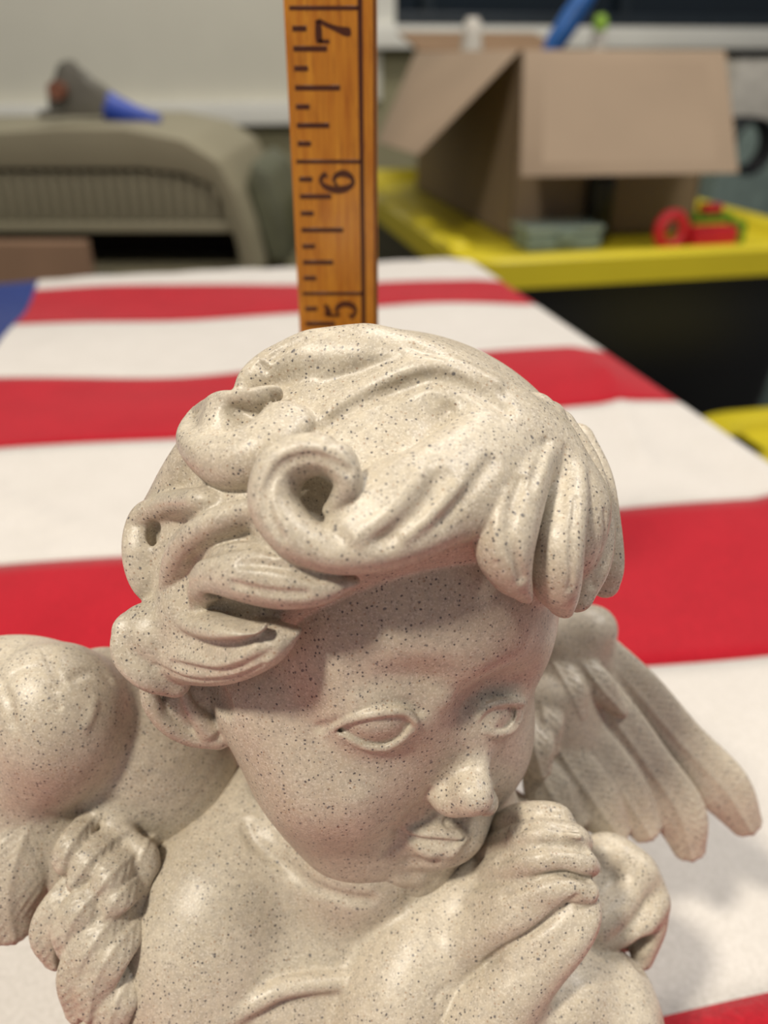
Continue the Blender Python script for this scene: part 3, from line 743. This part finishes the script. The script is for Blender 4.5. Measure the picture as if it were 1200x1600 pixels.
def hair(F):
    e=lambda c,r,k=.6,label=HB,op='add',M=HM:F.ell(c,r,M,k,label,op)
    # cap: the hair mass, clipped along the hairline by a plane leaning back over the forehead
    sl=F.box(HC-HRAD.max()-1,HC+HRAD.max()+1,1);X,Y,Z=F.grid(sl)
    q=[((X-HC[0])*m[0]+(Y-HC[1])*m[1]+(Z-HC[2])*m[2])/r for m,r in zip(HM,HRAD)]
    k0=np.sqrt(q[0]**2+q[1]**2+q[2]**2);k1=np.sqrt((q[0]/HRAD[0])**2+(q[1]/HRAD[1])**2+(q[2]/HRAD[2])**2)+1e-6
    cap=(k0*(k0-1)/k1).astype(np.float32)
    p1,p2,p3=HP(450,985,-9),HP(700,835,3),HP(900,940,-6)
    n=np.cross(p2-p1,p3-p1);n/=np.linalg.norm(n)
    if n.dot(HU)>0:n=-n
    pl=((X-p2[0])*n[0]+(Y-p2[1])*n[1]+(Z-p2[2])*n[2])
    F.put(sl,-smin(-cap,-pl.astype(np.float32),2.5),.5,HB,'add')
    L=lambda pts,label,**q:lock(F,pts,label,**q)
    # filler under the side curls
    e(HS(400,850,-7),(8,9,8),3);e(HS(340,950,-6),(8,7,7),3);e(HS(280,860,-5),(5.5,8,7),3);e(HS(245,870,-4.0),(4,7,6),3);e(HS(300,1010,-6),(8,5,6),3);e(HS(860,820,-6.5),(6,9,8),3)
    # broad swept front lock running into the big curl
    L([(850,690,0,55,2.5),(770,730,1.2,85,3.4),(690,770,1.8,85,4),(610,800,2.2,78,4.2),(560,830,2.4,58,4.2)],3,k=3)
    # lock below the big curl
    L([(430,790,1.5,25,2.5),(395,800,2.5,22,2.6),(340,822,3.2,26,3),(298,855,3.6,27,3),(285,900,3.8,20,3),(287,935,5.4,21,2.6),(308,966,7.0,19,2.4),(350,981,7.6,15,2.0),(398,980,6.4,11,1.6)],6,k=.5)
    L([(440,800,.6,40,2.5),(450,850,1.4,50,3),(480,890,1.4,30,2.6)],6,k=2)
    L([(535,910,1.0,12,2),(495,915,2.4,30,2.6),(445,906,3.2,46,3.2),(392,895,3.8,48,3.4),(350,895,4.0,40,3.2),(325,915,3.6,26,2.6),(320,948,2.6,12,1.8)],5,k=.5)
    # big curl
    L([(740,806,1.2,18,2.2),(690,826,1.8,30,3),(630,846,2.4,38,3.4),(565,860,3.0,38,3.6),(508,856,3.6,38,3.6),(460,832,4.6,40,3.8),(431,786,5.4,40,3.8),(440,735,6.2,37,3.6),(478,712,6.6,33,3.2),(520,716,6.6,30,3),(543,752,5.6,22,2.4),(530,787,3.8,17,2),(508,805,2.0,10,1.6)],4,k=.5)
    # big lock over the ear
    L([(452,992,1.2,10,1.6),(410,1008,3.0,36,3.4),(350,1018,4.4,48,4.4),(290,1008,5.2,54,4.8),(238,988,4.4,42,4.0),(212,984,2.8,28,3)],7,k=1.6)
    L([(200,985,4.4,14,2),(205,1020,4.0,16,2.4),(235,1050,4.0,18,2.4),(275,1066,3.4,14,2)],8,k=.5)
    # back left lock with its hollow
    L([(345,660,0,30,3),(292,735,.6,34,3),(258,800,1,30,3),(240,870,1,26,3)],2,k=2)
    L([(325,785,2,24,3),(278,790,3,22,3),(240,815,3.6,24,3.2),(230,860,4,22,3.2),(238,905,3.8,20,2.8),(262,930,3,12,2)],9,k=.9)
    L([(262,800,3,16,2.6),(265,850,2.6,18,2.6),(262,905,2.4,14,2)],9,k=1)
    # upper left curl
    L([(450,660,0,50,2.5),(415,700,1.6,50,3.2),(370,720,2.8,46,3.4),(334,718,3.4,34,3.4),(310,692,3.8,24,3),(320,658,4.2,16,2.4),(350,637,4.6,14,2.2),(392,627,4.4,11,2),(425,616,3.6,6,1.4)],10,k=.6)
    # small lock at the crown
    L([(560,560,0,40,2.5),(490,562,1.0,36,3),(440,575,1.8,34,3),(405,598,1.8,24,2.8),(390,615,1.2,12,2)],11,k=1.2)
    # top swell
    L([(500,560,0,40,2.5),(590,552,.8,46,3),(690,585,.6,60,3),(775,635,.6,55,3),(850,700,.4,40,3),(900,780,0,40,3)],2,k=4)
    # fringe over the far brow
    L([(900,690,.2,20,2.6),(928,750,1.0,20,2.6),(940,820,1.6,18,2.6),(945,880,1.2,18,2.6),(945,912,.4,12,2)],15,k=.6)
    L([(870,670,.2,24,2.6),(905,730,1.2,24,2.8),(922,800,2.2,28,3.),(920,870,2.4,28,3.),(902,930,1.8,14,2.2)],14,k=.5)
    L([(835,650,0.2,30,3),(870,700,1.0,32,3),(878,770,2.4,32,3.4),(868,850,3.2,40,3.6),(868,908,2.8,34,3.2),(874,945,1.8,14,2)],13,k=.5)
    L([(850,660,.2,30,3),(835,715,1,30,3),(808,770,2.2,46,3.4),(788,840,2.8,49,3.6),(794,890,2.2,32,3),(812,924,1.2,12,1.8)],12,k=.5)
    # ---- strokes
    st=lambda pts,r,amp:son(F,[(x,y,0) for x,y in pts],r,push=amp,sub=8)
    F.ell(HS(490,790,.5),(2.4,2.2,4.2),HM,1.6,0,'cut')
    F.ell(HS(366,952,6),(3.4,1.3,4.5),HM,.8,0,'cut')
    F.ell(HS(242,840,5.2),(.9,2.2,1.2),HM,1.2,0,'cut')
    e(HS(372,662,-.5),(4.5,3,3.5),2.5)
    F.ell(HS(372,648,5.0),(1.9,.9,1.8),HM,1.2,0,'cut')
    st([(505,672),(547,640),(600,617),(652,596),(688,592),(743,610),(790,640)],1.6,-1.2)
    st([(520,640),(560,612),(610,590),(660,572),(710,572),(770,598)],2.4,.8)
    st([(545,738),(520,722),(484,714),(445,725),(420,760),(420,800),(440,840)],.8,-.8)
    st([(380,853),(330,862),(303,880),(292,915),(305,950)],1.2,-1.1)
    st([(376,881),(446,888),(500,905)],.8,-.6);st([(365,913),(420,925),(477,928)],.8,-.6);st([(350,862),(410,868),(460,885)],.7,.4)
    st([(400,1012),(370,1030),(337,1038),(285,1028)],.8,.5);st([(420,1022),(385,1040),(337,1050),(270,1038)],.9,-.6)
    st([(410,1040),(350,1062),(290,1060),(240,1040)],.6,-.4)
    st([(817,749),(801,800),(800,850),(815,905)],.9,-.9);st([(790,770),(775,820),(775,870)],.8,.4)
    st([(900,780),(893,850),(890,920)],.6,-.5);st([(945,800),(940,860),(925,915)],.6,-.5)
    st([(655,740),(610,800),(560,841)],1.8,.7);st([(718,757),(680,800),(635,835)],1.6,.7);st([(690,745),(645,810),(600,845)],1.6,-.6)
    st([(770,720),(730,770),(690,812)],1.6,-.5)
    st([(600,640),(560,680),(520,690)],1.3,-.35);st([(700,640),(650,690),(600,720)],1.5,-.35);st([(640,540),(720,570),(790,620)],1.3,-.35);st([(500,600),(560,575),(620,560)],1.3,-.3)
    st([(855,690),(840,730),(830,760)],1.0,-.5);st([(885,700),(880,750),(878,800)],.9,-.4)
    st([(407,570),(415,578)],.7,-.8);st([(425,558),(450,540),(472,531)],.8,-.8)
    # ---- ear
    e2=lambda c,r,k=.6,op='add':F.ell(c,r,HM,k,16,op)
    e2(HP(300,1100,-19),(4.6,5.6,3),1)
    F.sweep([HP(232,1070,-19),HP(238,1100,-18),HP(262,1132,-17),(HP(300,1148,-16.5)),HP(340,1146,-16)],[1.2,1.3,1.3,1.6,2.2],k=.5,label=16)
    F.sweep([HP(282,1075,-17),HP(296,1105,-16),HP(325,1138,-15.5)],[.8,.9,1.6],k=.6,label=16)
    e2(HP(338,1098,-13),(1.8,2.4,4),.6,'cut');e2(HP(268,1105,-15.5),(1.3,2.6,1.6),.8,'cut')
P=cam
UPW=np.array([0,.877,.480]);FWD=np.array([0,.480,-.877])
def WP(X,D,h): return np.array([X,D*.48-(170.6-h)*.877,-(D*.877+(170.6-h)*.48)])
WM=np.array([[1,0,0],UPW,-FWD])
BD,DR,WA,WB=1,30,40,60
def build_body(h=.6):
    F=Field([-80,-128,-205],[98,-8,-84],h)
    e=lambda c,r,k=3,label=BD,op='add',M=WM:F.ell(c,r,M,k,label,op)
    # torso down to the base
    e(WP(-2,106,36),(30,34,22),5);e(WP(4,92,18),(38,16,30),5);e(WP(4,82,11),(34,9,32),4)
    F.sweep([P(500,1240,142),P(410,1330,136),P(335,1430,130.5),P(322,1530,130),P(330,1680,132)],[13,12.6,13.8,14.2,14],k=4,label=BD)
    e(P(500,1490,137),(15,17,15),6);e(P(560,1330,132),(13,13,12),5)
    e(P(640,1480,150),(16,16,14),5)
    F.sweep([P(640,1380,140),P(770,1330,145),P(815,1310,147)],[12,8,7],k=4,label=BD)
    PH=lambda x,y,d:P(x,y,d*1.08)
    def SW(pts,r,t=None,**q): F.sweep(pts,np.array(r)*1.06,None if t is None else np.array(t)*1.06,**q)
    eh=lambda c,r,*q:e(c,np.array(r)*1.06,*q)
    # near arm and hand
    SW([PH(555,1800,118),PH(585,1700,116),PH(606,1610,115),PH(643,1520,115.5),PH(690,1462,118)],[10,9.9,9.2,8.3,7.0],k=1.6,label=BD)
    F.d=blur(F.d,2)
    nb=np.array([-.35,.35,.87])
    SW([PH(668,1468,116.5),PH(715,1435,116.2),PH(765,1405,115.2),PH(805,1380,114)],[7,6.8,6.2,5.0],[6,4.8,4.0,3.2],N=nb,k=2.5,label=BD)
    fg=lambda pts,r,k=.5,label=BD:SW([PH(*p) for p in pts],r,k=k,label=label,sub=8)
    # fingers of the near hand, each bent over the far hand
    fg([(765,1332,118),(795,1318,112.5),(835,1304,108.3),(870,1302,108.2),(897,1308,108.6),(912,1316,109.4)],[2.6,2.1,1.8,1.7,1.75,1.3],.45)
    fg([(755,1372,117),(793,1355,111),(835,1342,107.2),(878,1338,107),(908,1346,107.4),(923,1354,108.4)],[2.6,2.2,2.0,1.8,1.8,1.3],.4)
    fg([(745,1418,114),(795,1402,109.5),(845,1388,106.8),(885,1384,106.6),(917,1393,107.2)],[2.8,2.3,2.0,1.85,1.6],.4)
    fg([(700,1492,114),(755,1460,111),(810,1428,107.8),(860,1404,107)],[4.4,3.2,2.4,1.6],1.5)
    # far hand: fingertips above, palm edge and thumb below
    fg([(780,1298,118),(808,1279,113.5),(842,1271,111),(872,1273,110.8),(886,1284,111)],[2.2,2.0,1.7,1.5,1.1],.5)
    fg([(805,1290,114),(840,1288,110.3),(880,1291,110.2),(897,1300,110.6)],[1.8,1.6,1.4,1.0],.5)
    fg([(922,1410,108.4),(912,1438,107.6),(885,1470,107.6),(840,1508,108.5),(795,1550,109.5),(745,1615,111),(715,1680,112)],[1.5,2.2,2.9,3.8,5.0,6.6,7.5],.4)
    fg([(895,1425,107.3),(855,1460,107.3),(810,1495,108.3)],[1.4,2.0,2.4],1)
    F.sweep([P(886,1303,115),P(905,1306,115)],.5,k=.5,label=BD)
    # far forearm
    SW([PH(945,1560,121),PH(935,1620,119),PH(900,1720,118)],[7.0,9.3,11],k=3,label=BD);eh(PH(918,1590,121),(9.4,9,9),3)
    SW([PH(870,1560,117),PH(800,1620,114)],[8,8],k=3,label=BD)
    # drapery over the far arm
    L=DR
    eh(PH(958,1402,133),(7.6,8.0,8),2,L)
    SW([PH(905,1345,127),PH(950,1330,126),PH(992,1356,125),PH(1018,1392,125),PH(1018,1440,125),PH(1004,1498,126)],[2.6,2.8,2.8,2.3,2.4,1.6],k=1.6,label=L)
    SW([PH(1000,1360,124.5),PH(970,1405,123),PH(935,1440,121),PH(895,1462,120)],[2.2,2.8,2.6,2],k=1.4,label=L)
    SW([PH(945,1345,126),PH(925,1385,124),PH(900,1425,122)],[2.2,2.2,1.8],k=1.4,label=L)
    SW([PH(1025,1410,124),PH(1005,1440,122.5),PH(970,1460,121.5),PH(930,1470,120.5)],[2,2,1.8,1.4],k=1.2,label=L)
    F.ell(PH(1000,1482,122),(2.2,2.6,4),WM,1,0,'cut')
    # cloth edge across the chest
    F.sweep([P(250,1640,118),P(320,1604,118),P(390,1570,119),P(452,1542,120),P(575,1529,123)],[1.6,1.6,1.5,1.4,1.3],k=.8,label=31)
    F.sweep([P(240,1700,119),P(330,1655,119.5),P(400,1622,120.5),P(465,1596,121.5),P(550,1586,123)],[5.2]*5,[1.6]*5,N=[0,0,1],k=1,label=31)
    F.sweep([P(150,1640,127),P(178,1585,128),P(205,1540,130)],[5,4,3],k=1,label=31)
    # creases
    st=lambda pts,r,amp:son(F,[(x,y,0) for x,y in pts],r,push=amp,sub=8)
    st([(385,1290),(398,1317),(452,1358),(494,1387),(577,1408)],1.6,-.8)
    st([(430,1290),(470,1335),(520,1368),(580,1385)],1.8,.25)
    st([(700,1540),(690,1548),(682,1560)],.8,-.6);st([(640,1395),(700,1345),(790,1300)],1.2,-.4)
    st([(778,1345),(820,1330),(860,1323),(920,1331)],.7,-1.5);st([(785,1400),(830,1380),(870,1366),(920,1374)],.7,-1.5);st([(805,1300),(850,1289),(900,1299)],.6,-1.1)
    st([(760,1502),(800,1475),(850,1440),(900,1403)],.8,-1.2)
    return F
def feather(F,pts,w,label,t=1.5,barb=(.16,1.5,1.2),k=.4):
    Q=[P(*p) for p in pts];V=-np.array(Q);V/=np.linalg.norm(V,axis=1)[:,None]
    W=[a*1.12*q[2]/FPX for a,q in zip(w,pts)]
    F.sweep(Q,W,[min(t,x) for x in W],N=V,k=k,label=label,barb=barb,sub=7)
def build_left_wing(h=.45):
    F=Field([-82,-82,-160],[-14,-8,-98],h)
    e=lambda c,r,k=3,label=WA,op='add',M=WM:F.ell(c,r,M,k,label,op)
    # back of the wing, joins behind the shoulder
    e(P(235,1190,138),(12.5,13,8),3);F.sweep([P(150,1110,130),P(220,1180,134),P(300,1260,140)],[9,11,10],k=4,label=WA)
    e(P(165,1075,133),(6.5,6.5,6),2);
    F.d=blur(F.d,2)
    # shoulder knob
    e(P(88,1128,124),(11.3,12.6,10.5),1.4);e(P(55,1060,128),(6.5,6.3,6),3);e(P(0,1080,127),(8,8.5,8),3);e(P(70,1190,125),(7,6.5,7),3)
    F.sweep([P(10,1240,128),P(90,1300,131),P(180,1380,133),P(220,1480,134),P(200,1600,136)],[8,9,9,8,7],k=4,label=WA)
    n=[WA]
    def f(pts,w,**q): n[0]+=1;feather(F,pts,w,n[0],**q)
    f([(60,1255,124),(30,1330,122),(12,1400,121.5),(20,1455,122.5)],[22,44,48,30],t=1.8)
    f([(25,1250,126),(-25,1330,124),(-50,1420,124),(-50,1500,125)],[22,40,40,12],t=1.8)
    f([(225,1330,123.5),(200,1400,121.5),(185,1460,121),(170,1520,121)],[20,28,28,22],t=1.6)
    f([(162,1258,129),(118,1310,120.5),(100,1345,119.5),(104,1362,119.8)],[12,20,17,7])
    f([(212,1285,129),(150,1335,120.0),(116,1378,118.4)],[16,24,12])
    f([(165,1340,126),(108,1400,119.4),(78,1455,118.8),(84,1500,120)],[20,26,28,14],t=1.5)
    f([(235,1312,129),(178,1362,119.0),(150,1395,118)],[16,24,12])
    f([(215,1345,126),(142,1405,118.0),(108,1450,117.2),(102,1488,118)],[16,25,25,12],t=1.5)
    f([(240,1350,128),(190,1395,118.6),(166,1430,117.9)],[16,24,14])
    f([(225,1375,125),(160,1455,117.2),(122,1520,117.0),(120,1582,118.8)],[18,25,29,16],t=1.5)
    f([(240,1410,125),(182,1478,117.2),(150,1530,116.6),(140,1580,117.6)],[18,28,30,16],t=1.5)
    f([(235,1470,125),(190,1550,118.0),(165,1610,118.2)],[18,28,26],t=1.5)
    st=lambda pts,r,amp:son(F,[(x,y,0) for x,y in pts],r,push=amp,sub=8)
    st([(70,1015),(82,1040),(95,1070)],1.3,-.6);st([(148,1095),(142,1120),(134,1135)],1.4,.3);st([(115,1060),(145,1048),(170,1060)],1.4,-.4)
    st([(0,1062),(14,1095),(20,1130)],1.2,-.5);st([(0,1075),(25,1050),(55,1042)],1.,-.5);st([(80,1075),(90,1095),(92,1105)],.8,-.5)
    F.sweep([P(132,1240,126),P(152,1256,125),P(190,1292,124.5),P(236,1352,124)],[.8,1.2,1.3,1.3],k=1.8,label=WA)
    return F,n[0]
def build_right_wing(h=.45):
    F=Field([10,-75,-175],[85,-8,-125],h)
    e=lambda c,r,k=3,label=WB,op='add',M=WM:F.ell(c,r,M,k,label,op)
    e(P(925,982,152),(4.6,4.2,4.5),1.5);e(P(880,1010,154),(8,7,6),3)
    F.sweep([P(900,1030,153),P(960,1130,156),P(1010,1210,158)],[6,9,7],[4,4,3],N=[0,0,1],k=3,label=WB)
    F.sweep([P(860,1090,150),P(890,1190,153),P(940,1260,156)],[8,9,7],[5,5,3],N=[0,0,1],k=3,label=WB)
    n=[WB]
    def f(pts,w,**q): n[0]+=1;feather(F,pts,w,n[0],**q)
    f([(932,1010,153),(995,1082,153),(1062,1160,154),(1130,1232,155),(1168,1290,157)],[26,36,36,38,22],t=1.8)
    f([(905,1045,151.5),(960,1125,151),(1010,1195,151.5),(1060,1270,152.5),(1078,1330,154.5)],[26,36,36,38,22],t=1.8)
    f([(880,1090,150),(925,1170,149.5),(970,1235,150),(1012,1300,152)],[22,34,36,22],t=1.6)
    f([(850,1130,149),(890,1200,148),(930,1255,148.5),(965,1305,150.5)],[20,36,38,20],t=1.6)
    f([(835,1180,148),(860,1240,147),(895,1290,148)],[20,36,30],t=1.6)
    f([(905,1030,149.5),(935,1070,148),(970,1110,149)],[16,22,10]);f([(870,1045,149),(890,1080,146.8),(905,1112,147.5)],[20,24,12])
    f([(845,1080,148),(852,1130,145.5),(862,1170,146)],[20,26,12]);f([(830,1110,147),(835,1165,144),(845,1205,144.6)],[20,28,16])
    return F,n[0]
# ------------------------------------------------------------------ the cherub
B0=WP(6,92,0)      # centre of the base in camera millimetres
cherub=thing('cherub_statue','speckled beige stone cherub with curly hair and folded hands resting its chin','statue',(.006,.092,0))
def to_world(P):
    P=np.asarray(P)*.001; c,s=math.cos(math.radians(PITCH)),math.sin(math.radians(PITCH))
    D=-P[:,2]*c+P[:,1]*s; h=CAMH-(-P[:,2])*s+P[:,1]*c
    return np.stack([P[:,0]-.006,D-.092,h],1)
def rot(N):
    c,s=math.cos(math.radians(PITCH)),math.sin(math.radians(PITCH)); return np.stack([N[:,0],-N[:,2]*c+N[:,1]*s,N[:,2]*s+N[:,1]*c],1)
def emit(name,res,keep,parent):
    """one mesh from every quad whose label is in keep"""
    Vt,N,Q=[],[],[];o=0
    for (v,n,q,l) in res:
        ql=np.sort(l[q],1)[:,1]; m=np.isin(ql,keep); q=q[m]
        if not len(q): continue
        u,inv=np.unique(q,return_inverse=True); Vt.append(v[u]);N.append(n[u]);Q.append(inv.reshape(-1,4)+o);o+=len(u)
    if not Vt: return None
    Vt=np.vstack(Vt);N=np.vstack(N);Q=np.vstack(Q)
    me=raw_mesh(name,to_world(Vt),Q,rot(N)); ob=link(name,me,MS,parent); return ob
HQ=.27;BQ=.45;WQ=.34
rh=nets(build_head(HQ)); rb=nets(build_body(BQ)); fl,nl=build_left_wing(WQ); rl=nets(fl); fr,nr=build_right_wing(WQ); rr=nets(fr)
def ids(r): return set(int(x) for x in np.unique(r[3]))
emit('body',[rh,rb],[0,1,16],cherub)
hair_o=emit('hair',[rh],[2,3],cherub)
for i in range(4,16): emit('curl' if i<12 else 'fringe_lock',[rh],[i],hair_o)
emit('drapery',[rb],[30],cherub); emit('chest_cloth',[rb],[31],cherub)
wl=emit('wing',[rl],[WA],cherub); [emit('feather',[rl],[i],wl) for i in range(WA+1,nl+1)]
wr=emit('wing',[rr],[WB],cherub); [emit('feather',[rr],[i],wr) for i in range(WB+1,nr+1)]
